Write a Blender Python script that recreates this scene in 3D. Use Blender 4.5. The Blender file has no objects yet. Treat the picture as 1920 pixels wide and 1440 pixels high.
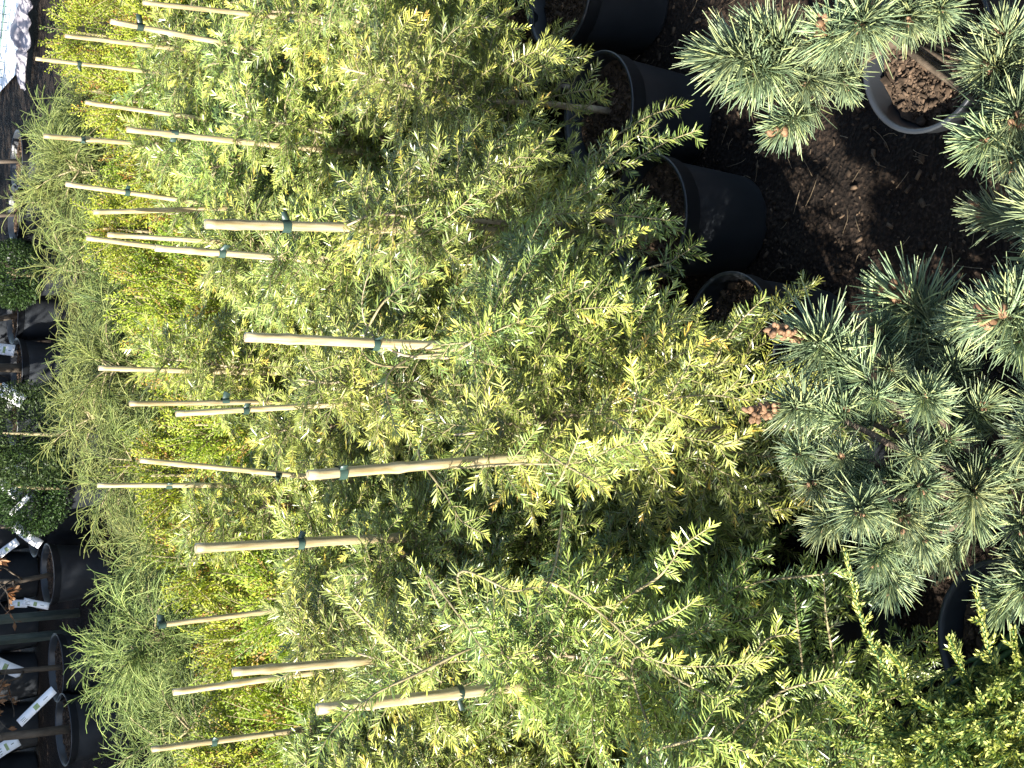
import bpy, math, random
import numpy as np
from mathutils import Vector, Matrix

scene = bpy.context.scene
C = scene.collection
R_ = math.radians

# ------------------------------------------------------------------ camera
CAM_H = 1.6
PITCH = R_(31.0)
FPX = 2500.0                       # focal length in pixels of the 1920 px wide picture
CP, SP = math.cos(PITCH), math.sin(PITCH)
FWD = np.array([0, CP, -SP]); UPV = np.array([0, SP, CP]); RGT = np.array([1.0, 0, 0])
CAM = np.array([0, 0, CAM_H])
cd = bpy.data.cameras.new("camera"); cam = bpy.data.objects.new("camera", cd); C.objects.link(cam)
cd.sensor_fit = 'HORIZONTAL'; cd.sensor_width = 36.0; cd.lens = 36.0 * FPX / 1920.0
cd.clip_start = 0.05; cd.clip_end = 600.0
# the phone was held on its side: the world's up points to the left of the picture
m = Matrix.Identity(4)
for k in range(3):
    m[k][0] = -UPV[k]; m[k][1] = RGT[k]; m[k][2] = -FWD[k]; m[k][3] = CAM[k]
cam.matrix_world = m
scene.camera = cam

# ------------------------------------------------------------------ light
SUN_AZ = np.array([-0.80, -0.60]); SUN_AZ /= np.linalg.norm(SUN_AZ)
SUN_EL = R_(34.0)
sdir = Vector((SUN_AZ[0] * math.cos(SUN_EL), SUN_AZ[1] * math.cos(SUN_EL), math.sin(SUN_EL)))
w = bpy.data.worlds.new("World"); scene.world = w; w.use_nodes = True
nt = w.node_tree; bg = nt.nodes["Background"]
sky = nt.nodes.new("ShaderNodeTexSky"); sky.sky_type = 'NISHITA'; sky.sun_disc = False
sky.sun_elevation = SUN_EL; sky.sun_rotation = math.atan2(sdir.x, sdir.y)
nt.links.new(sky.outputs[0], bg.inputs[0]); bg.inputs[1].default_value = 0.085
sl = bpy.data.lights.new("sun", 'SUN'); sl.energy = 5.0; sl.angle = R_(0.5); sl.color = (1.0, 0.94, 0.84)
sun = bpy.data.objects.new("sun", sl); C.objects.link(sun)
sun.rotation_euler = sdir.to_track_quat('Z', 'Y').to_euler()
sun.location = (0, 0, 8)
scene.view_settings.view_transform = 'Standard'; scene.view_settings.look = 'None'
scene.view_settings.exposure = 2.1; scene.view_settings.gamma = 1.0
scene.view_settings.use_curve_mapping = False
scene.cycles.max_bounces = 5
scene.cycles.diffuse_bounces = 2
scene.cycles.glossy_bounces = 2
scene.cycles.transparent_max_bounces = 8

# ------------------------------------------------------------------ projecting
def ray(x, y):
    return FWD + RGT * ((720.0 - y) / FPX) + UPV * ((960.0 - x) / FPX)
def at_t(x, y, t): return CAM + ray(x, y) * t
def at_z(x, y, z):
    d = ray(x, y); return CAM + d * ((z - CAM_H) / d[2])
def at_y(x, y, Y):
    d = ray(x, y); return CAM + d * (Y / d[1])
def proj(p):
    d = np.asarray(p, float) - CAM
    t = d @ FWD
    return 960 - FPX * (d @ UPV) / t, 720 - FPX * (d @ RGT) / t, t

# ------------------------------------------------------------------ mesh helpers
class MB:
    def __init__(s): s.v = []; s.f = []; s.t = []; s.r = []; s.n = 0
    def add(s, V, F, tip=0.0, rnd=0.5):
        V = np.asarray(V, np.float32); F = np.asarray(F, np.int32)
        s.v.append(V); s.f.append(F + s.n)
        s.t.append(np.broadcast_to(np.asarray(tip, np.float32), (len(V),)))
        s.r.append(np.broadcast_to(np.asarray(rnd, np.float32), (len(V),)))
        s.n += len(V)
    def mesh(s, name, mat, smooth=False):
        V = np.concatenate(s.v); F = np.concatenate(s.f)
        me = bpy.data.meshes.new(name)
        me.vertices.add(len(V)); me.vertices.foreach_set("co", V.ravel())
        me.loops.add(len(F) * 3); me.loops.foreach_set("vertex_index", F.ravel())
        me.polygons.add(len(F))
        me.polygons.foreach_set("loop_start", np.arange(0, len(F) * 3, 3, dtype=np.int32))
        if smooth: me.polygons.foreach_set("use_smooth", np.ones(len(F), bool))
        a = me.attributes.new("tip", 'FLOAT', 'POINT'); a.data.foreach_set("value", np.concatenate(s.t).astype(np.float32))
        a = me.attributes.new("rnd", 'FLOAT', 'POINT'); a.data.foreach_set("value", np.concatenate(s.r).astype(np.float32))
        me.update(calc_edges=True); me.validate()
        me.materials.append(mat)
        return me
    def build(s, name, mat, parent=None, smooth=False, kind=None):
        return link(name, s.mesh(name, mat, smooth), parent, kind)

def link(name, me, parent=None, kind=None):
    o = bpy.data.objects.new(name, me); C.objects.link(o)
    if parent is not None: o.parent = parent
    if kind: o["kind"] = kind
    return o
def thing(name, loc, label, cat, group=None, rz=0.0):
    o = bpy.data.objects.new(name, None); C.objects.link(o)
    o.location = tuple(loc); o.rotation_euler = (0, 0, rz); o.empty_display_size = 0.05
    o["label"] = label; o["category"] = cat
    if group: o["group"] = group
    return o
def tag(o, label, cat, group=None):
    o["label"] = label; o["category"] = cat
    if group: o["group"] = group
    return o

def unit(v):
    v = np.asarray(v, float); n = np.linalg.norm(v, axis=-1, keepdims=True)
    return v / np.maximum(n, 1e-9)

def tube(mb, pts, rad, sides=5, tip=0.0, rnd=0.5, cap=True):
    pts = np.asarray(pts, float); n = len(pts)
    rad = np.broadcast_to(np.asarray(rad, float), (n,))
    T = unit(np.gradient(pts, axis=0))
    ref = np.array([0, 0, 1.0]) if abs(T[0][2]) < 0.9 else np.array([1.0, 0, 0])
    A = unit(np.cross(T, ref)); B = np.cross(T, A)
    an = np.arange(sides) * 2 * math.pi / sides
    V = pts[:, None] + rad[:, None, None] * (np.cos(an)[None, :, None] * A[:, None] + np.sin(an)[None, :, None] * B[:, None])
    V = V.reshape(-1, 3)
    F = []
    for i in range(n - 1):
        for k in range(sides):
            a, b = i * sides + k, i * sides + (k + 1) % sides
            F += [(a, b, b + sides), (a, b + sides, a + sides)]
    if cap:
        for k in range(1, sides - 1):
            F.append((0, k + 1, k)); q = (n - 1) * sides; F.append((q, q + k, q + k + 1))
    mb.add(V, F, tip, rnd)

def lathe(mb, prof, sides=40, z0=0.0, rnd=0.5):
    prof = np.asarray(prof, float); n = len(prof)
    an = np.arange(sides) * 2 * math.pi / sides
    V = np.stack([prof[:, 0, None] * np.cos(an), prof[:, 0, None] * np.sin(an), np.repeat(prof[:, 1, None], sides, 1)], -1).reshape(-1, 3)
    F = []
    for i in range(n - 1):
        for k in range(sides):
            a, b = i * sides + k, i * sides + (k + 1) % sides
            F += [(a, b, b + sides), (a, b + sides, a + sides)]
    mb.add(V, F, 0, rnd)

def box(mb, c, s, ax=None, rnd=0.5):
    c = np.asarray(c, float); h = np.asarray(s, float) / 2
    ax = np.eye(3) if ax is None else np.asarray(ax, float)
    S = np.array([[x, y, z] for x in (-1, 1) for y in (-1, 1) for z in (-1, 1)], float) * h
    V = c + S @ ax
    Q = [(0, 1, 3, 2), (4, 6, 7, 5), (0, 4, 5, 1), (2, 3, 7, 6), (0, 2, 6, 4), (1, 5, 7, 3)]
    F = [t for q in Q for t in ((q[0], q[1], q[2]), (q[0], q[2], q[3]))]
    mb.add(V, F, 0, rnd)

def leaves(mb, P, D, S, L, W, tip, rnd, bend=None, linear=True):
    """flat needles: base P, direction D, width direction S"""
    n = len(P)
    L = np.broadcast_to(np.asarray(L, float), (n,))[:, None]; W = np.broadcast_to(np.asarray(W, float), (n,))[:, None]
    N = np.cross(D, S)
    if bend is None: bend = 0.0
    bend = np.broadcast_to(np.asarray(bend, float), (n,))[:, None]
    if linear:
        b0 = P - S * W * .32; b1 = P + S * W * .32
        mid = P + D * L * .58 + N * bend * L * .35
        m0 = mid - S * W * .5 + N * W * .18; m1 = mid + S * W * .5 + N * W * .18
        t = P + D * L + N * bend * L
        V = np.stack([b0, b1, m1, m0, t], 1).reshape(-1, 3)
        F = np.array([[0, 1, 2], [0, 2, 3], [3, 2, 4]]); k = 5
    else:
        mid = P + D * L * .5 + N * bend * L * .3
        V = np.stack([P, mid + S * W * .5, P + D * L + N * bend * L, mid - S * W * .5], 1).reshape(-1, 3)
        F = np.array([[0, 1, 2], [0, 2, 3]]); k = 4
    FF = (F[None] + (np.arange(n) * k)[:, None, None]).reshape(-1, 3)
    mb.add(V, FF, np.repeat(tip, k), np.repeat(rnd, k))

# value noise for terrain
_rs = np.random.default_rng(5); _lat = _rs.random((256, 256))
def vnoise(x, y):
    x = np.asarray(x, float); y = np.asarray(y, float)
    xi = np.floor(x).astype(int); yi = np.floor(y).astype(int)
    fx = x - xi; fy = y - yi; fx = fx * fx * (3 - 2 * fx); fy = fy * fy * (3 - 2 * fy)
    g = lambda a, b: _lat[a % 256, b % 256]
    return (g(xi, yi) * (1 - fx) + g(xi + 1, yi) * fx) * (1 - fy) + (g(xi, yi + 1) * (1 - fx) + g(xi + 1, yi + 1) * fx) * fy
def ground_z(x, y):
    return (vnoise(x * 3, y * 3) - .5) * .02 + (vnoise(x * 14, y * 14) - .5) * .012 + (vnoise(x * 45, y * 45) - .5) * .008

# ------------------------------------------------------------------ materials
def mat(name):
    m = bpy.data.materials.new(name); m.use_nodes = True
    nt = m.node_tree; return m, nt, nt.nodes, nt.links, nt.nodes["Principled BSDF"]
def ramp(N, stops):
    r = N.new("ShaderNodeValToRGB"); e = r.color_ramp.elements
    e[0].position, e[0].color = stops[0][0], (*stops[0][1], 1); e[1].position, e[1].color = stops[-1][0], (*stops[-1][1], 1)
    for p, c in stops[1:-1]:
        q = e.new(p); q.color = (*c, 1)
    return r

def foliage_mat(name, stops, rough=.42, trans=.28, spec=.5, objvar=.25, tcol=(0.9, 1.0, .35)):
    m, nt, N, K, b = mat(name)
    at = N.new("ShaderNodeAttribute"); at.attribute_name = "tip"
    ar = N.new("ShaderNodeAttribute"); ar.attribute_name = "rnd"
    oi = N.new("ShaderNodeObjectInfo")
    r = ramp(N, stops); K.new(at.outputs["Fac"], r.inputs[0])
    # per needle and per plant lightness
    m1 = N.new("ShaderNodeMath"); m1.operation = 'MULTIPLY_ADD'; K.new(ar.outputs["Fac"], m1.inputs[0]); m1.inputs[1].default_value = .7; m1.inputs[2].default_value = .65
    m2 = N.new("ShaderNodeMath"); m2.operation = 'MULTIPLY_ADD'; K.new(oi.outputs["Random"], m2.inputs[0]); m2.inputs[1].default_value = objvar; m2.inputs[2].default_value = 1 - objvar / 2
    m3 = N.new("ShaderNodeMath"); m3.operation = 'MULTIPLY'; K.new(m1.outputs[0], m3.inputs[0]); K.new(m2.outputs[0], m3.inputs[1])
    h1 = N.new("ShaderNodeMath"); h1.operation = 'MULTIPLY_ADD'; K.new(oi.outputs["Random"], h1.inputs[0]); h1.inputs[1].default_value = .035; h1.inputs[2].default_value = .482
    hs = N.new("ShaderNodeHueSaturation"); K.new(r.outputs[0], hs.inputs["Color"]); K.new(m3.outputs[0], hs.inputs["Value"]); K.new(h1.outputs[0], hs.inputs["Hue"])
    K.new(hs.outputs[0], b.inputs["Base Color"])
    b.inputs["Roughness"].default_value = rough; b.inputs["Specular IOR Level"].default_value = spec
    tl = N.new("ShaderNodeBsdfTranslucent")
    mx = N.new("ShaderNodeMixRGB"); mx.blend_type = 'MULTIPLY'; mx.inputs[0].default_value = 1; K.new(hs.outputs[0], mx.inputs[1]); mx.inputs[2].default_value = (*[c * 1.5 for c in tcol], 1)
    K.new(mx.outputs[0], tl.inputs[0])
    ms = N.new("ShaderNodeMixShader"); ms.inputs[0].default_value = trans
    K.new(b.outputs[0], ms.inputs[1]); K.new(tl.outputs[0], ms.inputs[2])
    K.new(ms.outputs[0], N["Material Output"].inputs[0])
    return m

def rough_mat(name, c0, c1, scale=20, rough=.8, bump=.3, spec=.3, detail=6, objvar=0.0, stretch=None, rvar=0.0):
    m, nt, N, K, b = mat(name)
    tc = N.new("ShaderNodeTexCoord"); src = tc.outputs["Object"]
    if stretch:
        mp = N.new("ShaderNodeMapping"); mp.inputs["Scale"].default_value = stretch; K.new(src, mp.inputs[0]); src = mp.outputs[0]
    no = N.new("ShaderNodeTexNoise"); no.inputs["Scale"].default_value = scale; no.inputs["Detail"].default_value = detail
    K.new(src, no.inputs["Vector"])
    r = ramp(N, [(.3, c0), (.7, c1)]); K.new(no.outputs["Fac"], r.inputs[0]); col = r.outputs[0]
    if objvar or rvar:
        hs = N.new("ShaderNodeHueSaturation"); K.new(col, hs.inputs["Color"])
        ma = N.new("ShaderNodeMath"); ma.operation = 'MULTIPLY_ADD'
        if objvar:
            oi = N.new("ShaderNodeObjectInfo"); K.new(oi.outputs["Random"], ma.inputs[0]); v = objvar
        else:
            ar = N.new("ShaderNodeAttribute"); ar.attribute_name = "rnd"; K.new(ar.outputs["Fac"], ma.inputs[0]); v = rvar
        ma.inputs[1].default_value = v; ma.inputs[2].default_value = 1 - v / 2
        K.new(ma.outputs[0], hs.inputs["Value"]); col = hs.outputs[0]
    K.new(col, b.inputs["Base Color"]); b.inputs["Roughness"].default_value = rough; b.inputs["Specular IOR Level"].default_value = spec
    bp = N.new("ShaderNodeBump"); bp.inputs["Strength"].default_value = bump; bp.inputs["Distance"].default_value = .004
    K.new(no.outputs["Fac"], bp.inputs["Height"]); K.new(bp.outputs[0], b.inputs["Normal"])
    return m

M = {}
M['conifer'] = foliage_mat("conifer_needles", [(0, (.050, .086, .026)), (.3, (.150, .205, .050)), (.65, (.33, .375, .080)), (.9, (.50, .50, .085)), (1, (.50, .36, .06))], rough=.38, trans=.19, spec=.75)
M['thuja'] = foliage_mat("golden_scale_foliage", [(0, (.032, .060, .010)), (.4, (.115, .165, .018)), (.88, (.29, .33, .032)), (1, (.22, .12, .03))], rough=.55, trans=.25, spec=.3)
M['thread'] = foliage_mat("thread_foliage", [(0, (.038, .062, .016)), (.5, (.115, .155, .036)), (1, (.26, .28, .085))], rough=.5, trans=.15, spec=.4)
M['darkshrub'] = foliage_mat("dark_shrub_leaves", [(0, (.012, .026, .009)), (1, (.04, .075, .015))], rough=.55, trans=.15, spec=.3)
M['pine'] = foliage_mat("pine_needles", [(0, (.055, .095, .050)), (.5, (.180, .240, .135)), (1, (.42, .46, .19))], rough=.36, trans=.12, spec=.55, tcol=(.9, 1, .5))
M['juniper'] = foliage_mat("juniper_scales", [(0, (.035, .085, .030)), (.5, (.18, .265, .075)), (1, (.50, .55, .15))], rough=.42, trans=.18)
M['dryleaf'] = foliage_mat("dry_leaves", [(0, (.10, .055, .025)), (1, (.30, .19, .09))], rough=.7, trans=.2, spec=.2, tcol=(1, .7, .4))
M['twig'] = rough_mat("twig_bark", (.12, .10, .05), (.28, .235, .13), 60, .75, .3)
M['stem'] = rough_mat("pale_stem_bark", (.16, .12, .075), (.38, .31, .21), 70, .7, .3)
M['trunk'] = rough_mat("grey_brown_bark", (.045, .035, .026), (.13, .105, .08), 40, .85, .6, stretch=(1, 1, .3))
M['pinewood'] = rough_mat("pine_bark", (.04, .03, .02), (.12, .09, .062), 60, .85, .6)
M['bud'] = rough_mat("brown_buds", (.085, .045, .022), (.21, .125, .068), 120, .7, .5, rvar=.5)
M['cane'] = rough_mat("bamboo", (.20, .15, .066), (.40, .335, .20), 9, .45, .12, .45, objvar=.6, stretch=(25, 25, 2.5))
M['canehole'] = rough_mat("bamboo_cut_end", (.20, .15, .08), (.36, .29, .18), 90, .9, .3)
M['tie'] = rough_mat("green_plastic_tie", (.013, .030, .024), (.034, .060, .050), 30, .38, .1, .5, objvar=.7)
M['pot'] = rough_mat("black_pot_plastic", (.010, .012, .015), (.018, .021, .025), 14, .42, .12, .5, detail=8)
M['potdust'] = rough_mat("dusty_pot_plastic", (.012, .014, .017), (.030, .034, .040), 9, .40, .15, .5, detail=10)
M['compost'] = rough_mat("potting_compost", (.018, .012, .008), (.085, .055, .034), 90, .95, .8, .15)
M['chips'] = rough_mat("bark_chips", (.018, .012, .008), (.085, .058, .036), 30, .85, .4, .2, rvar=1.4)
M['straw'] = rough_mat("straw", (.12, .09, .055), (.22, .17, .11), 30, .8, .2, .2, rvar=.8)
M['label'] = rough_mat("white_plastic", (.70, .72, .74), (.80, .80, .80), 12, .4, .05, .5)
M['print'] = rough_mat("label_print", (.10, .12, .10), (.18, .22, .16), 60, .6, .0, .3)
M['leafprint'] = rough_mat("label_picture", (.16, .24, .09), (.36, .42, .20), 60, .5, .0, .3)
M['post'] = rough_mat("grey_green_post", (.10, .13, .115), (.20, .235, .21), 12, .5, .2, .5, stretch=(6, 6, 1))
M['wire'] = rough_mat("green_wire", (.05, .11, .09), (.08, .15, .12), 20, .45, .05, .5)
M['fleece'] = rough_mat("white_fleece", (.14, .13, .15), (.36, .34, .36), 8, .9, .5, .2)
M['yard'] = rough_mat("pale_concrete", (.62, .63, .63), (.78, .79, .80), 3, .8, .1, .3)

def soil_mat():
    m, nt, N, K, b = mat("dark_nursery_soil")
    tc = N.new("ShaderNodeTexCoord")
    n1 = N.new("ShaderNodeTexNoise"); n1.inputs["Scale"].default_value = 4; n1.inputs["Detail"].default_value = 8
    n2 = N.new("ShaderNodeTexNoise"); n2.inputs["Scale"].default_value = 160; n2.inputs["Detail"].default_value = 5
    vo = N.new("ShaderNodeTexVoronoi"); vo.inputs["Scale"].default_value = 120; vo.inputs["Randomness"].default_value = 1
    for n in (n1, n2, vo): K.new(tc.outputs["Object"], n.inputs["Vector"])
    r1 = ramp(N, [(.35, (.011, .008, .006)), (.7, (.034, .024, .017))]); K.new(n1.outputs[0], r1.inputs[0])  # black-brown soil, darkened further to stand in for shade between the pots
    r2 = ramp(N, [(.45, (.45, .42, .40)), (.62, (1.1, 1.05, 1.0)), (.75, (2.6, 2.3, 2.0))]); K.new(n2.outputs[0], r2.inputs[0])
    mx = N.new("ShaderNodeMixRGB"); mx.blend_type = 'MULTIPLY'; mx.inputs[0].default_value = 1
    K.new(r1.outputs[0], mx.inputs[1]); K.new(r2.outputs[0], mx.inputs[2]); K.new(mx.outputs[0], b.inputs["Base Color"])
    b.inputs["Roughness"].default_value = .95; b.inputs["Specular IOR Level"].default_value = .15
    ad = N.new("ShaderNodeMath"); K.new(n2.outputs[0], ad.inputs[0]); K.new(vo.outputs["Distance"], ad.inputs[1])
    bp = N.new("ShaderNodeBump"); bp.inputs["Strength"].default_value = .9; bp.inputs["Distance"].default_value = .006
    K.new(ad.outputs[0], bp.inputs["Height"]); K.new(bp.outputs[0], b.inputs["Normal"])
    return m
M['soil'] = soil_mat()

# ------------------------------------------------------------------ ground
def build_ground():
    xs = np.concatenate([[-300, -60, -15], np.linspace(-4, -1.2, 15), np.linspace(-1.1, 1.3, 150), np.linspace(1.4, 4, 14), [15, 60, 300]])
    ys = np.concatenate([[-60, -8, -1], np.linspace(0.2, .7, 6), np.linspace(.75, 2.4, 110), np.linspace(2.5, 10, 30), [20, 60, 400]])
    X, Y = np.meshgrid(xs, ys); Z = ground_z(X, Y)
    V = np.stack([X, Y, Z], -1).reshape(-1, 3); nx = len(xs); F = []
    for j in range(len(ys) - 1):
        for i in range(nx - 1):
            a = j * nx + i; F += [(a, a + 1, a + nx + 1), (a, a + nx + 1, a + nx)]
    mb = MB(); mb.add(V, F); o = mb.build("ground", M['soil'], smooth=True); o["kind"] = "structure"
    # loose bark and straw
    rg = np.random.default_rng(11); mb = MB(); n = 7000
    for i in range(n):
        x = rg.uniform(-.7, 1.2); y = rg.uniform(.85, 2.3)
        s = rg.lognormal(-5.75, .45); z = float(ground_z(x, y)) + s * .25
        a = rg.uniform(0, 6.28); ti = rg.normal(0, .35); tj = rg.normal(0, .35)
        ax = np.array(Matrix.Rotation(a, 3, 'Z') @ Matrix.Rotation(ti, 3, 'X') @ Matrix.Rotation(tj, 3, 'Y'))
        box(mb, (x, y, z), (s * rg.uniform(1, 2.6), s * rg.uniform(.6, 1.1), s * rg.uniform(.2, .6)), ax, rg.random() ** 2.2)
    o = mb.build("bark_chips", M['chips'], kind="stuff"); tag(o, "brown bark chips scattered on the dark soil between the pots", "bark chips")
    mb = MB()
    for i in range(420):
        x = rg.uniform(-.6, 1.1); y = rg.uniform(.9, 2.3); a = rg.uniform(0, 6.28); L = rg.uniform(.012, .06)
        q = np.linspace(-.5, .5, 4)[:, None]; z = float(ground_z(x, y)) + .006
        p = np.array([x, y, z]) + q * L * np.array([math.cos(a), math.sin(a), rg.normal(0, .1)]) + (q * q) * np.array([rg.normal(0, .02), rg.normal(0, .02), .0])
        tube(mb, p, .0005, 3, 0, rg.random())
    o = mb.build("straw_bits", M['straw'], kind="stuff"); tag(o, "thin straw and fallen needles strewn over the dark soil", "straw")
build_ground()

# ------------------------------------------------------------------ pots
def pot_meshes(name, r=.108, h=.205, material='pot'):
    mb = MB()
    rb = r * .80; rw = r * .95
    lathe(mb, [(0, .004), (rb - .012, .004), (rb - .008, 0), (rb, .003), (rb + .002, .010), (rw, h - .034)], 48)
    lathe(mb, [(rw - .004, h - .034), (rb, .012), (0.0, .012)], 48)           # inside
    body = mb.mesh(name, M[material], True)
    mb = MB()
    lathe(mb, [(rw - .001, h - .036), (rw + .005, h - .033), (r + .001, h - .006), (r + .0035, h - .004), (r + .0035, h - .001), (r + .001, h), (r - .003, h - .0015), (r - .005, h - .006), (rw - .004, h - .036)], 48)
    rim = mb.mesh("rim", M[material], True)
    return body, rim
def compost_mesh(r, seed):
    rg = np.random.default_rng(seed); mb = MB()
    rr = np.linspace(0, r, 12); sides = 40; an = np.arange(sides) * 2 * math.pi / sides
    V = np.stack([rr[:, None] * np.cos(an), rr[:, None] * np.sin(an), rg.normal(0, .0028, (12, sides))], -1).reshape(-1, 3)
    F = []
    for i in range(11):
        for k in range(sides):
            a, b = i * sides + k, i * sides + (k + 1) % sides; F += [(a, b, b + sides), (a, b + sides, a + sides)]
    mb.add(V, F, 0, .5)
    for i in range(1300):
        a = rg.uniform(0, 6.28); q = r * .95 * math.sqrt(rg.random()); s = rg.lognormal(-6.05, .45)
        ax = np.array(Matrix.Rotation(rg.uniform(0, 6.28), 3, 'Z') @ Matrix.Rotation(rg.normal(0, .5), 3, 'X') @ Matrix.Rotation(rg.normal(0, .5), 3, 'Y'))
        box(mb, (q * math.cos(a), q * math.sin(a), .002 + s * .2), (s * rg.uniform(1, 2.5), s, s * .5), ax, rg.random())
    return mb.mesh("potting_soil", M['chips_soil'])
M['chips_soil'] = rough_mat("compost_with_bark", (.014, .010, .007), (.095, .065, .043), 55, .92, .6, .15, rvar=1.3)
POT_R, POT_H = .108, .205
POT = pot_meshes("pot"); POT2 = pot_meshes("pot", .108, .20, 'potdust')
SOILS = [compost_mesh(.098, s) for s in (1, 2, 3)]
def add_pot(parent, seed, which=None):
    b, r = which or POT
    o = link("pot", b, parent); o2 = link("rim", r, o)
    rz = (seed * 2.39) % 6.28; o.rotation_euler = (0, 0, rz)
    s = link("potting_soil", SOILS[seed % 3], parent); s.location = (0, 0, POT_H - .035); s.rotation_euler = (0, 0, rz)
    return o

# ------------------------------------------------------------------ feathery conifer
def grow(p0, d0, L, n, droop, rg, wob=.12):
    """a drooping polyline"""
    pts = [np.array(p0, float)]; d = unit(np.array(d0, float)); ds = L / n
    for i in range(n):
        d = unit(d + np.array([0, 0, -droop * ds * (1 + i / n)]) + rg.normal(0, wob, 3) * ds * 3)
        pts.append(pts[-1] + d * ds)
    return np.array(pts)
def sample(pts, s):
    seg = np.linalg.norm(np.diff(pts, axis=0), axis=1); cum = np.concatenate([[0], np.cumsum(seg)])
    s = np.clip(s, 0, cum[-1] * .9999); i = np.clip(np.searchsorted(cum, s, side='right') - 1, 0, len(seg) - 1)
    f = (s - cum[i]) / seg[i]
    P = pts[i] + (pts[i + 1] - pts[i]) * f[:, None]; T = unit(np.gradient(pts, axis=0))
    TT = unit(T[i] * (1 - f[:, None]) + T[i + 1] * f[:, None])
    return P, TT, cum[-1]
UP = np.array([0, 0, 1.0])
def needle_twig(mb, pts, rg, nl=.019, nw=.0019, gap=.0021, young=.5, nrm=None, bare=0.0, linear=True, hue=0.0):
    L = np.linalg.norm(np.diff(pts, axis=0), axis=1).sum()
    s = np.arange(bare, L, gap / 1.0); n = len(s)
    if n < 3: return
    s = s + rg.uniform(-.4, .4, n) * gap
    P, T, _ = sample(pts, np.clip(s, 0, L))
    nv = UP if nrm is None else nrm
    side = unit(np.cross(T, nv) + 1e-6); up = unit(np.cross(side, T))
    sg = np.where(np.arange(n) % 2 == 0, 1.0, -1.0)
    phi = rg.normal(.30, .42, n)                                     # lifted out of the plane
    rad = side * (sg * np.cos(phi))[:, None] + up * np.sin(phi)[:, None]
    u = np.clip((L - s) / .035, 0, 1)                                # 0 at the tip
    al = R_(24) + R_(34) * u + rg.normal(0, .13, n)
    D = unit(T * np.cos(al)[:, None] + rad * np.sin(al)[:, None])
    roll = rg.normal(0, .5, n)[:, None]
    S0 = unit(np.cross(up, D)); N0 = np.cross(D, S0)
    S = unit(S0 * np.cos(roll) + N0 * np.sin(roll))
    ll = nl * rg.uniform(.75, 1.15, n) * (.62 + .38 * u) * np.clip((s - bare) / .012 + .55, .55, 1)
    tip = np.clip(young * (1 - .5 * np.clip((L - s) / .045, 0, 1)) + rg.normal(0, .07, n) + hue, 0, 1)
    leaves(mb, P, D, S, ll, nw, tip, np.clip(rg.normal(.5, .24, n), 0, 1), rg.normal(-.05, .12, n), linear)

def spray(mbn, mbw, pts, rg, young, nl=.019, gap=.0021, subgap=.020, sub0=.075, nrm=None, rad=.0016, bare=.0, linear=True, subs=True, hue=0.0):
    """a branch: woody axis, side twigs in one plane, needles on all of them"""
    L = np.linalg.norm(np.diff(pts, axis=0), axis=1).sum()
    tube(mbw, pts, np.linspace(rad, .0007, len(pts)), 4, 0, rg.random(), False)
    needle_twig(mbn, pts[len(pts) // 3:] if L > .12 else pts, rg, nl, young=young, nrm=nrm, gap=gap * 1.05, bare=bare, linear=linear, hue=hue)
    if not subs: return
    s = np.arange(max(.03, L * .14), L - .018, subgap); s = s + rg.uniform(-.4, .4, len(s)) * subgap
    P, T, _ = sample(pts, s); sg = rg.choice([-1, 1])
    for k in range(len(s)):
        sg = -sg; f = s[k] / L
        nv = unit((UP if nrm is None else nrm) + rg.normal(0, .35, 3)); side = unit(np.cross(T[k], nv)) * sg
        ang = R_(rg.uniform(38, 62)); d = T[k] * math.cos(ang) + side * math.sin(ang) + nv * rg.normal(.05, .15)
        l = sub0 * (1.05 - .62 * f) * rg.uniform(.45, 1.25)
        q = grow(P[k], d, l, 4, 2.2, rg)
        tube(mbw, q, np.linspace(.0010, .0005, len(q)), 3, 0, rg.random(), False)
        needle_twig(mbn, q, rg, nl * rg.uniform(.85, 1.05), young=np.clip(young * rg.uniform(.45, 1.15), 0, 1), gap=gap, nrm=nv, linear=linear, hue=hue)

def conifer_meshes(seed, H=.74, spread=.25, nb=70, dens=1.0, low=0.0):
    rg = np.random.default_rng(seed); mbn, mbw = MB(), MB()
    z0 = POT_H - .03
    n = 14; zz = np.linspace(z0, H, n)
    stem = np.stack([np.cumsum(rg.normal(0, .006, n)), np.cumsum(rg.normal(0, .006, n)), zz], 1)
    stem[-3:, :2] += np.array([[.004], [.015], [.035]]) * unit(rg.normal(0, 1, 2))
    ms = MB(); tube(ms, stem, np.linspace(.0075, .0016, n), 7, 0, .5)
    az = rg.uniform(0, 6.28)
    for i in range(nb):
        f = ((i + rg.uniform(0, 1)) / nb) ** .92
        az += 2.39996 + rg.normal(0, .25)
        z = z0 + .035 + low + f * (H - z0 - .06 - low)
        p0 = np.array([np.interp(z, zz, stem[:, 0]), np.interp(z, zz, stem[:, 1]), z])
        L = spread * (1.28 - .92 * f ** 1.3) * rg.uniform(.55, 1.22)
        el = R_(rg.uniform(12, 46) + 16 * f - 10)
        d = np.array([math.cos(az) * math.cos(el), math.sin(az) * math.cos(el), math.sin(el)])
        pts = grow(p0, d, L, 9, rg.uniform(3.2, 7.0), rg, .5)
        pts[:, 2] = np.maximum(pts[:, 2], .09 + low * 1.15 + .03 * rg.random())
        young = float(np.clip(rg.normal(.70, .23), .10, .96))
        spray(mbn, mbw, pts, rg, young, nl=.0200 * rg.uniform(.85, 1.15), gap=.0020 / dens, sub0=.085, subgap=.0165, hue=rg.normal(.02, .07))
    # the leader's own needles
    needle_twig(mbn, stem[6:], rg, .016, young=.5, nrm=unit(rg.normal(0, 1, 3)), gap=.003)
    return ms.mesh("stem", M['stem'], True), mbw.mesh("branches", M['twig']), mbn.mesh("needles", M['conifer'])

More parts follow.
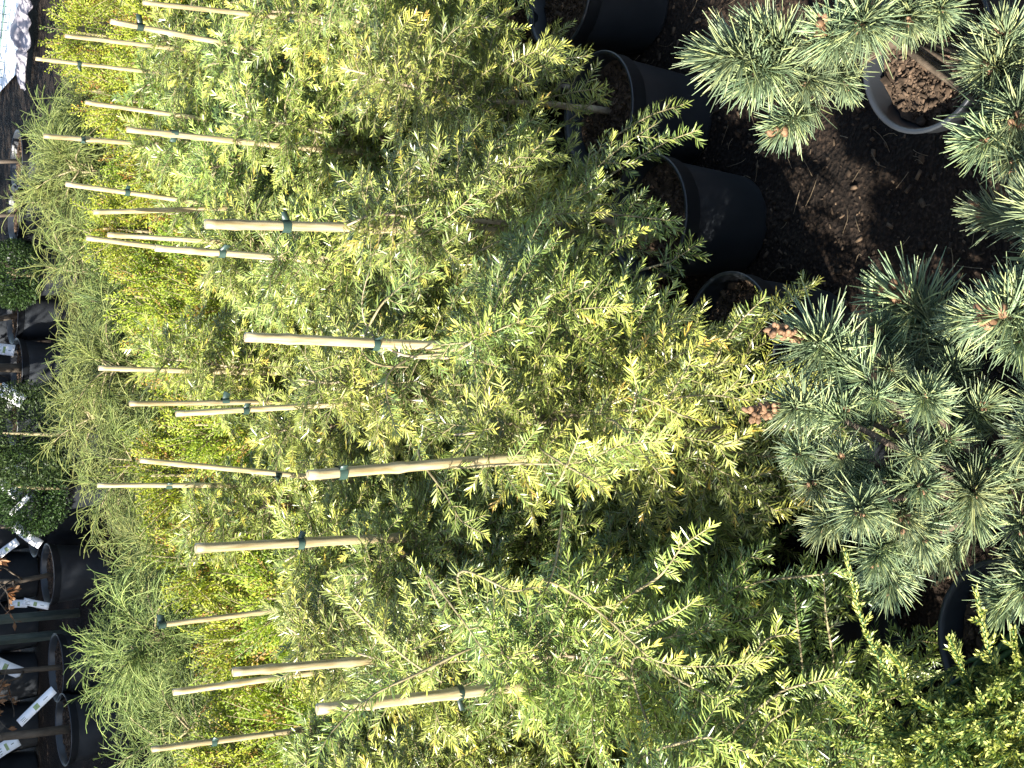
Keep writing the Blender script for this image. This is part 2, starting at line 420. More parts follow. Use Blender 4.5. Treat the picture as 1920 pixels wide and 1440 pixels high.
NV = 6
CON = [conifer_meshes(100 + k, H=.71 + .018 * (k % 4), spread=.245 + .01 * (k % 3), nb=122) for k in range(NV)]

FRONT = [conifer_meshes(130 + k, H=.74, spread=.185, nb=84, low=.125) for k in range(2)] + [conifer_meshes(140, H=.74, spread=.16, nb=70, low=.24)]
def add_cane(parent, base, top, seed, ties):
    """bamboo stick in the plant's own space, with its ties"""
    rg = np.random.default_rng(seed); base = np.array(base, float); top = np.array(top, float)
    L = np.linalg.norm(top - base); rad = rg.uniform(.0070, .0084) if top[1] + float(parent.location[1]) < 2.1 else rg.uniform(.0050, .0064)
    s = np.linspace(0, 1, 60); r = rad * (1.04 - .12 * s)
    z = .06 + rg.uniform(0, .1); nodes = []
    while z < L: nodes.append(z / L); z += rg.uniform(.13, .24)
    for q in nodes: r = r + rad * .22 * np.exp(-((s - q) * L / .007) ** 2)
    bow = unit(np.cross(top - base, rg.normal(0, 1, 3))) * rg.uniform(0, .006)
    mb = MB(); tube(mb, base + (top - base) * s[:, None] + bow * np.sin(s * math.pi)[:, None], r, 12, 0, .5, True)
    o = mb.build("bamboo_cane", M['cane'], parent, True)
    d = unit(top - base); mb = MB()
    e = top + d * .0006; ax = unit(np.cross(d, UP + .1)); bx = np.cross(d, ax); an = np.arange(10) * .6283
    V = np.concatenate([[e], e + rad * .55 * (np.cos(an)[:, None] * ax + np.sin(an)[:, None] * bx)])
    mb.add(V, [(0, k + 1, (k + 1) % 10 + 1) for k in range(10)]); mb.build("cut_end", M['canehole'], o)
    for f in ties:
        c = base + (top - base) * f; mb = MB(); w2 = rg.uniform(.004, .0072)
        n = 12; an = np.arange(n) * 2 * math.pi / n; rr = rad * 1.30
        ring = np.cos(an)[:, None] * ax + np.sin(an)[:, None] * bx
        V = np.concatenate([c + ring * rr - d * w2, c + ring * rr + d * w2]); F = []
        for k in range(n): F += [(k, (k + 1) % n, n + (k + 1) % n), (k, n + (k + 1) % n, n + k)]
        mb.add(V, F)
        # loose tails of the tape
        to = unit(rg.normal(0, .6, 3) + np.array([rg.choice([-1, 1]) * .8, -.7, 0])); to = unit(to - d * (to @ d))
        l = rg.uniform(.008, .018); e0 = c + to * rr * .9; e1 = e0 + to * l + UP * rg.normal(0, .004); th = np.cross(to, d) * .0006
        tw = d * w2 * .9; tw2 = unit(d + np.cross(to, d) * rg.normal(0, .7)) * w2 * .95
        V = np.array([e0 - tw - th, e0 + tw - th, e1 + tw2 - th, e1 - tw2 - th, e0 - tw + th, e0 + tw + th, e1 + tw2 + th, e1 - tw2 + th])
        mb.add(V, [(0, 1, 2), (0, 2, 3), (4, 6, 5), (4, 7, 6), (3, 2, 6), (3, 6, 7), (1, 5, 6), (1, 6, 2), (0, 3, 7), (0, 7, 4)])
        mb.build("tie", M['tie'], parent)
    return o

# rows run away to the right; the second direction goes deeper into the block
RA = np.array([.826, .563]); RB = np.array([-.563, .826]); STEP = .262
P_D = np.array([.07, 1.80])
plants = []       # (xy, cane or None, ties)
CANES = [  # top px, second px, height of the top, px x of the ties
    ((268, 5), (545, 36), .94, [545]), ((207, 40), (480, 92), .93, [262]), ((122, 67), (270, 86), .93, []),
    ((67, 110), (240, 129), .93, [148]), ((160, 192), (245, 203), .90, []), ((238, 243), (400, 258), .93, [326]),
    ((82, 255), (300, 276), .95, [155]), ((123, 345), (295, 369), .93, [238]), ((175, 398), (360, 391), .92, []),
    ((385, 420), (665, 428), .985, [535, 657]), ((202, 440), (370, 450), .93, []), ((162, 446), (290, 463), .95, []),
    ((291, 465), (610, 490), .95, [415, 540]), ((460, 632), (970, 660), .99, [703, 875]), ((185, 690), (275, 692), .90, []),
    ((243, 757), (425, 752), .93, [422]), ((330, 776), (725, 757), .95, [460]), ((263, 863), (520, 891), .95, [520]),
    ((183, 910), (375, 911), .93, [316]), ((367, 1028), (610, 1016), .95, [562]), ((577, 891), (870, 866), .94, [640]),
    ((300, 1172), (530, 1143), .90, [303, 528]), ((437, 1260), (600, 1247), .94, []), ((325, 1298), (540, 1267), .93, [525]),
    ((595, 1330), (865, 1298), .94, [860]), ((285, 1405), (560, 1372), .92, [400])]
for (p1, p2, h, ties) in CANES:
    top = at_z(p1[0], p1[1], h); Y = top[1]; q = at_y(p2[0], p2[1], Y)
    f = (.10 - top[2]) / (q[2] - top[2]); base = top + (q - top) * f
    tf = []
    for tx in ties:
        g = (tx - p1[0]) / (p2[0] - p1[0]); c = at_y(tx, p1[1] + g * (p2[1] - p1[1]), Y); tf.append((c[2] - base[2]) / (top[2] - base[2]))
    plants.append([base[:2] + np.array([.0, -.02]), (base, top), tf])
for xy in ((.29, 1.87), (.50, 2.02), (.75, 2.15)):
    xy = np.array(xy)
    near = [p for p in plants if np.linalg.norm(p[0] - xy) < .15]
    if near: near[0][0] = xy
    else: plants.append([xy, None, []])
for p in plants:
    if np.linalg.norm(p[0] - np.array([.07, 1.69])) < .13: p[0] = np.array([.07, 1.66])
rg = np.random.default_rng(3)
for j in range(0, 4):
    for i in range(-8, 8):
        xy = P_D + RA * STEP * i + RB * STEP * j + rg.normal(0, .012, 2)
        x, y, t = proj((xy[0], xy[1], .45))
        if not (-150 < x < 2000 and -330 < y < 1440 + 330): continue
        if min(np.linalg.norm(p[0] - xy) for p in plants) < .19: continue
        plants.append([xy, None, []])

def row_of(xy): return int(round(float((xy - P_D) @ RB) / STEP))
SPECIAL = {13: "feathery conifer whose pale leader curls away from its thick dark-tied cane", 9: "feathery conifer with a yellow cane tied twice above the bare black pot",
           12: "feathery conifer whose cane top touches a thinner cane's middle", 11: "feathery conifer with a thin cane that meets a thicker cane's top", 20: "feathery conifer with yellow drooping shoots below a grey broken cane",
           24: "feathery conifer with the thickest greyish cane and a long bent side shoot", 21: "feathery conifer with crooked stem tied along its slanting cane", 18: "feathery conifer with the palest grey cane, standing before the thread shrubs",
           17: "feathery conifer with strongly slanting cane ending near the grey broken cane", 19: "feathery conifer with a stout cane and one pale flapping tie", 0: "feathery conifer with a long yellow cane tied low, next to two slanting canes",
           3: "feathery conifer with the cane reaching nearest the white fleece", 16: "feathery conifer with the taller of two canes standing close together", 15: "feathery conifer with the shorter of two canes standing close together"}
BLOCK = "feathery conifers standing pot to pot in the block"
for k, (xy, cn, tf) in enumerate(plants):
    j = row_of(xy)
    if cn is None:
        lab = "bushy feathery conifer without a visible cane, wedged inside the dense block"; grp = "uncaned conifers in the block"
        if j <= 0: lab = "bushy feathery conifer without cane in the row beside bare soil"; grp = "uncaned conifers beside the soil"
    else:
        nt_ = {0: "untied", 1: "once tied", 2: "twice tied"}[len(tf)]
        lean = "leaning" if abs(cn[1][0] - cn[0][0]) > .075 else "upright"
        where = {True: "in the row beside bare soil", False: "deep in the block"}[j <= 0]
        if j >= 3: where = "at the back beside the golden shrubs"
        lab = f"feathery conifer with {lean} {nt_} bamboo cane {where}"; grp = lab.split(" conifer ")[1]
        if k in SPECIAL: lab = SPECIAL[k]; grp = "caned conifers"
    t = thing("potted_conifer", (xy[0], xy[1], float(ground_z(xy[0], xy[1])) - .002), lab, "conifer", grp)
    plants[k].append(t)
    add_pot(t, k)
    v = CON[(k * 3 + j) % NV] if not (j <= 0 and xy[0] > -.05) else FRONT[2 if xy[0] < .15 else k % 2]; r2 = np.random.default_rng(500 + k); rz = r2.uniform(0, 6.28); sc = r2.uniform(.94, 1.06)
    for nm, me in zip(("stem", "branches", "needles"), v):
        o = link(nm, me, t, "stuff" if nm == "needles" else None); o.rotation_euler = (0, 0, rz); o.scale = (1, 1, sc)
    if cn is not None:
        off = np.array(t.location)
        add_cane(t, cn[0] - off, cn[1] - off, 900 + k, tf)

# single shoots that stand out in front of the block, each on its own plant
def smooth_line(w_, t0, t1, n=18):
    pts = np.array([at_t(x, y, q) for (x, y), q in zip(w_, np.linspace(t0, t1, len(w_)))])
    u = np.linspace(0, len(pts) - 1, n); pts = np.stack([np.interp(u, np.arange(len(pts)), pts[:, c]) for c in range(3)], 1)
    for _ in range(2): pts[1:-1] = (pts[:-2] + pts[1:-1] * 2 + pts[2:]) / 4
    return pts
SHOOTS = [  # px line, depth at both ends, youth, side twig length
    ([(960, 690), (880, 668), (800, 672), (750, 668), (705, 641), (682, 605), (675, 563), (693, 507)], 1.92, 1.86, .35, .02),
    ([(690, 615), (715, 570), (760, 530), (820, 500)], 1.88, 1.86, .6, .05), ([(775, 668), (830, 664), (880, 642), (950, 612), (1010, 588)], 1.90, 1.82, .6, .05),
    ([(770, 672), (735, 690), (722, 715), (728, 760), (745, 815)], 1.90, 1.82, .45, .03), ([(1170, 690), (1190, 640), (1200, 600), (1222, 540)], 1.96, 1.88, .6, .05),
    ([(1330, 690), (1370, 622), (1400, 590), (1434, 556)], 1.92, 1.86, .4, .03),
    ([(1080, 770), (1180, 772), (1240, 752), (1290, 742), (1345, 740), (1408, 752)], 1.88, 1.76, .9, .07), ([(1185, 785), (1195, 730), (1182, 675)], 1.80, 1.76, .92, .05),
    ([(1240, 760), (1280, 780), (1320, 790)], 1.80, 1.76, .92, .04), ([(1250, 750), (1290, 690), (1300, 655)], 1.80, 1.76, .85, .05),
    ([(880, 876), (975, 868), (1070, 872), (1100, 862), (1140, 843), (1200, 828), (1268, 828)], 1.82, 1.68, .92, .07), ([(1060, 872), (1100, 895), (1142, 920)], 1.75, 1.70, .95, .05),
    ([(1060, 880), (1078, 840), (1092, 800)], 1.75, 1.70, .85, .05), ([(1190, 830), (1220, 870), (1250, 905)], 1.72, 1.68, .8, .05), ([(800, 880), (835, 925), (865, 980), (915, 1005)], 1.82, 1.72, .7, .05),
    ([(1060, 1105), (1130, 1150), (1180, 1200), (1230, 1245), (1320, 1252), (1440, 1240)], 1.76, 1.62, .85, .05), ([(1230, 1245), (1290, 1285), (1340, 1310), (1392, 1300)], 1.68, 1.62, .85, .05),
    ([(1190, 1110), (1240, 1080), (1280, 1022), (1337, 984)], 1.76, 1.64, .85, .035), ([(1215, 1175), (1268, 1150), (1308, 1124)], 1.72, 1.66, .75, .03), ([(1050, 1005), (1042, 1060), (1022, 1110), (992, 1168)], 1.78, 1.70, .6, .04),
    ([(1420, 1330), (1470, 1292), (1540, 1275), (1578, 1268)], 1.66, 1.60, .8, .04), ([(1390, 1255), (1440, 1195), (1488, 1188)], 1.68, 1.62, .9, .04), ([(1400, 1420), (1445, 1350), (1490, 1325)], 1.66, 1.58, .85, .05),
    ([(1560, 1220), (1548, 1150), (1545, 1090)], 1.78, 1.74, .25, .04), ([(1500, 1210), (1494, 1165), (1490, 1108)], 1.80, 1.76, .25, .04), ([(1460, 1085), (1530, 1078), (1588, 1070)], 1.80, 1.76, .3, .02),
    ([(1120, 345), (1180, 305), (1250, 265), (1310, 243)], 2.25, 2.12, .35, .045), ([(1110, 295), (1160, 250), (1220, 215), (1290, 193)], 2.30, 2.16, .35, .04), ([(1050, 240), (1100, 200), (1145, 172)], 2.35, 2.26, .5, .05),
    ([(1150, 445), (1230, 420), (1280, 432)], 2.15, 2.06, .45, .05), ([(1190, 510), (1260, 490), (1316, 452)], 2.10, 2.02, .45, .05), ([(1000, 420), (1080, 370), (1135, 345)], 2.12, 2.04, .6, .06),
    ([(1130, 400), (1180, 405), (1275, 415)], 2.14, 2.05, .7, .05), ([(900, 330), (960, 290), (1010, 255)], 2.25, 2.15, .7, .06), ([(780, 320), (830, 300), (865, 260), (890, 225)], 2.25, 2.15, .7, .06),
    ([(720, 470), (790, 440), (850, 400), (905, 350)], 2.10, 2.0, .55, .06), ([(900, 470), (960, 440), (1020, 400)], 2.08, 2.0, .6, .06), ([(850, 1230), (780, 1265), (700, 1300), (620, 1370), (590, 1430)], 1.76, 1.66, .75, .05),
    ([(820, 1100), (880, 1180), (930, 1260)], 1.78, 1.7, .7, .05), ([(700, 1180), (650, 1130), (620, 1100)], 1.85, 1.8, .8, .05), ([(900, 1080), (960, 1110), (1010, 1100)], 1.76, 1.72, .95, .04), ([(1250, 1400), (1330, 1380), (1420, 1420)], 1.62, 1.55, .8, .06)]
for k, (w_, t0, t1, yg, sub) in enumerate(SHOOTS):
    rgs = np.random.default_rng(1500 + k); pts = smooth_line(w_, t0, t1)
    own = min(plants, key=lambda p: np.linalg.norm(p[0] - pts[0][:2]))[3]; off = np.array(own.location)
    tg = unit(pts[1] - pts[0]); e0 = np.array([off[0], off[1], pts[0][2] - .05]); e0 = pts[0] + unit(e0 - pts[0] + FWD * .12 - tg * .05) * .13
    u = np.linspace(0, 1, 9)[:, None]; lead = e0 * (1 - u) ** 2 + 2 * (pts[0] - tg * .07) * u * (1 - u) + pts[0] * u ** 2
    mbn, mbw = MB(), MB(); nv = unit(-FWD * .6 + UP * .5 + rgs.normal(0, .25, 3))
    tube(mbw, lead - off, .0018, 4, 0, .5, False); needle_twig(mbn, lead - off, rgs, .021, young=yg * .7, nrm=nv)
    spray(mbn, mbw, pts - off, rgs, yg, nl=.021, gap=.0021, sub0=sub, subgap=.016 if sub > .03 else .024, nrm=nv, rad=.0022 if k else .0032)
    if k == 0:
        a = mbw.build("leader_shoot", M['stem'], own, True)
    else:
        a = mbw.build("side_shoot", M['twig'], own)
    mbn.build("needles", M['conifer'], a, kind="stuff")

# ------------------------------------------------------------------ golden scale-leaved shrubs behind
def thuja_meshes(seed, H=.66, R0=.20):
    rg = np.random.default_rng(seed); mbn, mbw = MB(), MB()
    z0 = .17
    ms = MB(); tube(ms, [(0, 0, z0), (.004, .003, .35), (0, 0, H * .9)], [.010, .007, .003], 7)
    for i in range(240):
        az = rg.uniform(0, 6.28); f = rg.random() ** .8
        rr = R0 * math.sqrt(rg.uniform(.15, 1)) * (1 - .75 * f ** 2.2); z = z0 + .03 + f * (H - z0 - .12)
        p = np.array([rr * math.cos(az), rr * math.sin(az), z])
        d = np.array([math.cos(az) * .55, math.sin(az) * .55, 1.0]) + rg.normal(0, .25, 3)
        ax = grow(p, d, rg.uniform(.07, .13), 5, 1.5, rg); tube(mbw, ax, np.linspace(.0016, .0006, 6), 3)
        nv = unit(np.array([-math.sin(az), math.cos(az), 0]) + rg.normal(0, .5, 3))
        tone = np.clip(rg.normal(.55, .2), .1, .85) if rg.random() > .05 else 1.0
        s = np.arange(.008, np.linalg.norm(np.diff(ax, axis=0), axis=1).sum(), .006); P, T, L = sample(ax, s); sg = 1
        for k in range(len(s)):
            sg = -sg; side = unit(np.cross(T[k], nv)) * sg
            dd = unit(T[k] * .75 + side * .7 + nv * rg.normal(0, .25)); l = .042 * (1.15 - s[k] / L) * rg.uniform(.6, 1.2)
            m_ = max(3, int(l / .0042)); u = (np.arange(m_) + .3) / m_
            Q = P[k] + dd * (u * l)[:, None] + rg.normal(0, .0012, (m_, 3))
            D = unit(dd + rg.normal(0, .45, (m_, 3))); S = unit(np.cross(D, nv + rg.normal(0, .3, (m_, 3))))
            leaves(mbn, Q, D, S, .0085, .0042, np.clip(tone + .15 * u + rg.normal(0, .05, m_), 0, 1), rg.random(m_), 0, False)
    return ms.mesh("stem", M['twig'], True), mbw.mesh("branches", M['twig']), mbn.mesh("scale_leaves", M['thuja'])
THU = [thuja_meshes(200 + k, .57 + .05 * k, .21) for k in range(3)]
def grid_row(j, step, imin, imax, off=0.0):
    return [P_D + RA * (step * i + off) + RB * j for i in range(imin, imax)]
cnt = 0
for jd, off, zlab, grp in ((1.03, .05, "golden green scale-leaved shrub right behind the caned conifers", "golden shrubs behind the conifers"),
                           (1.31, .12, "golden green scale-leaved shrub between two other rows of golden shrubs", "golden shrubs in the middle of theirs"),
                           (1.59, .17, "golden green scale-leaved shrub in front of the threadlike shrubs", "golden shrubs before the thread shrubs")):
    for xy in grid_row(jd, .28, -9, 9, off):
        xy = xy + rg.normal(0, .02, 2); x, y, t_ = proj((xy[0], xy[1], .4))
        if not (-150 < y < 1590): continue
        t = thing("golden_shrub", (xy[0], xy[1], 0), zlab, "shrub", grp); add_pot(t, cnt)
        v = THU[cnt % 3]; rz = rg.uniform(0, 6.28)
        for nm, me in zip(("stem", "branches", "scale_leaves"), v):
            o = link(nm, me, t, None if nm == "stem" else "stuff"); o.rotation_euler = (0, 0, rz)
        cnt += 1

# ------------------------------------------------------------------ thread-leaved shrubs
def thread_meshes(seed, H=.62):
    rg = np.random.default_rng(seed); mbn, mbw = MB(), MB(); z0 = .17
    ms = MB(); tube(ms, [(0, 0, z0), (.01, 0, .3), (0, .01, H * .8)], [.011, .008, .004], 7)
    for i in range(46):
        az = rg.uniform(0, 6.28); f = rg.random(); z = z0 + .05 + f * (H - z0 - .14); el = R_(rg.uniform(10, 60))
        d = (math.cos(az) * math.cos(el), math.sin(az) * math.cos(el), math.sin(el))
        br = grow((0, 0, z), d, rg.uniform(.12, .26) * (1.15 - .4 * f), 8, 3.0, rg, .6)
        tube(mbw, br, np.linspace(.003, .0012, 9), 4)
        s = rg.uniform(.25, 1, 27); P, T, L = sample(br, s * np.linalg.norm(np.diff(br, axis=0), axis=1).sum())
        for k in range(len(s)):
            dd = unit(T[k] + rg.normal(0, .55, 3) + np.array([0, 0, .25])); l = rg.uniform(.05, .17)
            q = grow(P[k], dd, l, 7, rg.uniform(3, 11), rg, .8); r = rg.uniform(.0007, .0012)
            tube(mbn, q, [r * .9, r, r, r, r, r * .95, r * .9, r * .6], 4, np.clip(rg.normal(.5, .25), 0, 1), rg.random())
            for e in range(rg.integers(2, 6)):
                a, tt, _ = sample(q, np.array([rg.uniform(.2, .9) * l])); d2 = unit(tt[0] + rg.normal(0, .6, 3))
                q2 = grow(a[0], d2, rg.uniform(.012, .05), 3, 6, rg, .8)
                tube(mbn, q2, [r * .8, r * .8, r * .7, r * .5], 3, np.clip(rg.normal(.6, .25), 0, 1), rg.random())
    return ms.mesh("stem", M['twig'], True), mbw.mesh("branches", M['twig']), mbn.mesh("threads", M['thread'])
THR = [thread_meshes(300 + k, .60 + .05 * k) for k in range(3)]
cnt = 0
for jd, off, lab, grp in ((1.92, .1, "wispy shrub of drooping green threads next to the golden shrubs", "thread shrubs beside the golden shrubs"),
                          (2.2, .14, "wispy shrub of drooping green threads facing the tree pots", "thread shrubs facing the tree pots")):
    for xy in grid_row(jd, .29, -9, 9, off):
        xy = xy + rg.normal(0, .02, 2); x, y, t_ = proj((xy[0], xy[1], .4))
        if not (-150 < y < 1590): continue
        t = thing("thread_shrub", (xy[0], xy[1], 0), lab, "shrub", grp); add_pot(t, cnt)
        v = THR[cnt % 3]; rz = rg.uniform(0, 6.28)
        for nm, me in zip(("stem", "branches", "threads"), v):
            o = link(nm, me, t, "stuff" if nm == "threads" else None); o.rotation_euler = (0, 0, rz); o.scale = (1, 1, .95)
        cnt += 1

# ------------------------------------------------------------------ pines
def tuft_mesh(seed, n=120, L=.058, open_=1.15):
    """needles round a shoot tip, axis +Z, tip of the shoot at the origin"""
    rg = np.random.default_rng(seed); mb = MB()
    for i in range(n):
        f = rg.random(); base = np.array([rg.normal(0, .002), rg.normal(0, .002), -.034 * f])
        th = (.12 + open_ * f ** .7) * rg.uniform(.8, 1.1); az = rg.uniform(0, 6.28)
        d = np.array([math.sin(th) * math.cos(az), math.sin(th) * math.sin(az), math.cos(th)])
        l = L * rg.uniform(.75, 1.12) * (.8 + .2 * f); bend = unit(np.array([d[0], d[1], -.1])) * rg.normal(-.02, .13) + rg.normal(0, .06, 3)
        s = np.linspace(0, 1, 5)[:, None]
        tube(mb, base + d * l * s + bend * l * s ** 2, [.0006, .00095, .00095, .00085, .0003], 3, np.clip(rg.normal(.48, .2) + .25 * (rg.random() < .25), 0, 1), rg.random(), False)
    return mb.mesh("needle_tuft", M['pine'])
def bud_mesh(seed, n=7, r=.004, spread=.006, stalk=.02):
    rg = np.random.default_rng(seed); mb = MB()
    tube(mb, [(0, 0, -.02), (0, 0, 0), (0, 0, stalk * .8)], [.0028, .003, .002], 6, 0, .4)
    for i in range(n):
        z = stalk * rg.uniform(.1, 1); a = rg.uniform(0, 6.28); q = spread * rg.uniform(.5, 1); rr = r * rg.uniform(.7, 1.15)
        c = np.array([q * math.cos(a), q * math.sin(a), z]); d = unit(np.array([math.cos(a), math.sin(a), .7]))
        s = np.linspace(-1, 1, 7); tube(mb, c + d * (s * rr * 1.5)[:, None], rr * np.sqrt(np.maximum(1 - s ** 2, .01)), 7, 0, rg.random())
    return mb.mesh("bud_cluster", M['bud'], True)
TUFTS = [tuft_mesh(400 + k, 150 + 14 * k, .058, (.95, 1.15, 1.3, 1.45, 1.05)[k]) for k in range(5)]
BUDS = [bud_mesh(420 + k, 4 + 2 * k, .0032 + .0006 * k) for k in range(3)]
CONEBUD = bud_mesh(430, 44, .0034, .0085, .060)

def make_pine(name, base, lab, tufts, extra, seed, grp=None, tilt=0.0, pot=None):
    rg = np.random.default_rng(seed); base = np.array(base, float)
    t = thing(name, base, lab, "pine", grp); add_pot(t, seed, pot or POT2)
    z0 = POT_H - .04
    top = np.array([rg.normal(0, .02), .04, .31]); tr = np.array([[0, 0, z0], [.012, .006, z0 + .05], [.006, .02, z0 + .11], top * .5 + np.array([0, .01, .12]), top])
    mb = MB(); tube(mb, tr, [.013, .0115, .0095, .008, .005], 9); mb.build("trunk", M['pinewood'], t, True)
    def put(c, ax, size, bud):
        k = int(rg.integers(0, 5)); ax = unit(ax)
        o = link("needle_tuft", TUFTS[k], t); o.location = tuple(c - base)
        q = Vector(ax).to_track_quat('Z', 'Y'); e = q.to_matrix().to_4x4() @ Matrix.Rotation(rg.uniform(0, 6.28), 4, 'Z')
        o.rotation_euler = e.to_euler(); s = size / .062; o.scale = (s, s, s)
        bm = CONEBUD if bud == 'C' else BUDS[int(rg.integers(0, 3))]
        b = link("bud_cluster", bm, o)
        if bud != 'C': b.location = (0, 0, -.008); b.scale = ((1.5,) * 3 if rg.random() < .25 else (.9,) * 3)
        else: b.scale = (1.0 / s,) * 3; b.location = (0, 0, .012)
        # its twig
        zc = np.clip((c - base)[2] * .55 + .06, z0 + .02, .33); i0 = np.array([np.interp(zc, tr[:, 2], tr[:, 0]), np.interp(zc, tr[:, 2], tr[:, 1]), zc])
        e1 = (c - base) - ax * .004; L = np.linalg.norm(e1 - i0); u = np.linspace(0, 1, 9)[:, None]
        h = i0 * (1 - u) ** 3 + 3 * (i0 + unit(e1 - i0 + np.array([0, 0, -.03])) * L * .35) * u * (1 - u) ** 2 + 3 * (e1 - ax * L * .3) * u ** 2 * (1 - u) + e1 * u ** 3
        m2 = MB(); tube(m2, h, np.linspace(.006, .0028, 9), 6, 0, rg.random()); m2.build("branch", M['pinewood'], t, True)
        # older needles further down the same shoot
        if L > .09:
            for fr in ((.80, .9) if L > .14 else (.80,)):
                ii = int(fr * 8); o3 = link("needle_tuft", TUFTS[int(rg.integers(0, 5))], t); o3.location = tuple(h[ii])
                q3 = Vector(unit(h[ii] - h[ii - 1])).to_track_quat('Z', 'Y').to_matrix().to_4x4() @ Matrix.Rotation(rg.uniform(0, 6.28), 4, 'Z')
                o3.rotation_euler = q3.to_euler(); o3.scale = (s * .85,) * 3
    put(base + top + np.array([0, 0, .01]), np.array([0, -.1, 1.0]), .055, 'b')
    for (x, y, ax2, c, tt, rpx, bud) in tufts:
        p = at_t(x, y, tt); ax = -UPV * ax2[0] - RGT * ax2[1] - FWD * c
        put(p, ax, .90 * rpx * tt / FPX, bud)
    for e in range(extra):
        az = rg.uniform(0, 6.28); rr = .15 * math.sqrt(rg.random()); z = rg.uniform(.24, .36)
        p = base + np.array([rr * math.cos(az), .05 + rr * math.sin(az), z]); put(p, np.array([math.cos(az), math.sin(az), .8]) + rg.normal(0, .2, 3), .052, 'b')
    return t
PINE2 = [(1520, 640, (-.9, -.2), .7, 1.60, 130, 'C'), (1685, 558, (-.85, -.45), .3, 1.70, 135, 'b'), (1480, 765, (-.8, .1), .6, 1.58, 95, 'C'),
         (1742, 742, (0, -.1), 1, 1.52, 92, 'b'), (1668, 690, (-.2, -.2), 1, 1.62, 68, 'b'), (1722, 855, (0, 0), 1, 1.53, 66, 'b'), (1778, 822, (.1, -.2), .8, 1.57, 75, 'b'),
         (1492, 855, (-.6, .2), .7, 1.60, 66, 'b'), (1575, 858, (-.4, 0), .8, 1.57, 66, 'b'), (1520, 908, (-.5, .2), .8, 1.60, 64, 'b'), (1585, 912, (-.3, .2), .8, 1.57, 62, 'b'),
         (1612, 962, (-.3, .3), .9, 1.52, 98, 'b'), (1730, 915, (.1, .2), .9, 1.54, 85, 'b'), (1852, 885, (.2, .1), .8, 1.56, 82, 'b'), (1676, 896, (0, 0), .9, 1.58, 62, 'b'),
         (1540, 988, (-.7, .5), .5, 1.56, 78, 'b'), (1695, 975, (0, .6), .7, 1.55, 82, 'b'), (1640, 1055, (-.5, .7), .5, 1.57, 82, 'b'), (1730, 1010, (.1, .8), .5, 1.56, 88, 'b'),
         (1668, 1105, (-.2, 1), .3, 1.60, 82, 'b'), (1830, 968, (.1, .9), .5, 1.56, 92, 'b'), (1640, 745, (-.3, 0), .8, 1.60, 66, 'b'), (1580, 765, (-.4, -.1), .8, 1.60, 66, 'b'),
         (1845, 760, (.2, -.3), .8, 1.60, 85, 'b'), (1790, 690, (0, -.5), .7, 1.66, 85, 'b'), (1650, 620, (-.4, -.4), .6, 1.70, 85, 'b'), (1780, 900, (.1, .2), .8, 1.60, 75, 'b')]
PINE1 = [(1345, 105, (-1, .05), .35, 1.63, 118, 'b'), (1405, 150, (-.7, .6), .4, 1.65, 105, 'b'), (1430, 62, (-.7, -.4), .4, 1.66, 110, 'b'), (1400, 100, (-.9, .1), .5, 1.68, 110, 'b'),
         (1550, 55, (-.7, -.3), .6, 1.63, 95, 'b'), (1530, 85, (-.6, .3), .7, 1.66, 75, 'b'), (1610, 50, (-.5, .6), .7, 1.62, 115, 'b'), (1700, 40, (-.2, .7), .6, 1.66, 100, 'b'),
         (1465, 240, (-.75, .65), .3, 1.70, 85, 'b'), (1510, 160, (-.4, .6), .5, 1.69, 85, 'b'), (1585, 165, (.2, .9), .4, 1.70, 66, 'b'), (1850, 125, (-.8, .1), .5, 1.62, 110, 'b'),
         (1880, 60, (-.5, -.5), .7, 1.62, 105, 'b'), (1840, 268, (-.75, .4), .5, 1.57, 120, 'b'), (1905, 225, (-.4, .5), .7, 1.56, 105, 'b'), (1765, 15, (-.2, .2), .9, 1.66, 90, 'b'), (1900, 310, (-.2, .8), .5, 1.57, 85, 'b')]
PINEG = [(1870, 592, (-.9, -.1), .6, 1.46, 125, 'b'), (1905, 560, (-.5, -.6), .7, 1.47, 110, 'b'), (1912, 640, (-.6, .5), .7, 1.47, 110, 'b'), (1925, 820, (-.7, .1), .6, 1.44, 95, 'b')]
make_pine("potted_pine", (-.13, 1.03, 0), "dense blue-green dwarf pine with clusters of brown cone buds", PINE2, 17, 21)
make_pine("potted_pine", (.45, 1.255, 0), "open dwarf pine whose shoots reach over a sunlit grey pot rim", PINE1, 0, 22)
make_pine("potted_pine", (.13, .93, 0), "dwarf pine with a fat tuft above the stripe-shaded soil", PINEG, 8, 23)
make_pine("potted_pine", (.665, 1.16, 0), "dwarf pine crowded against the open pine with the grey rim", [], 16, 24)

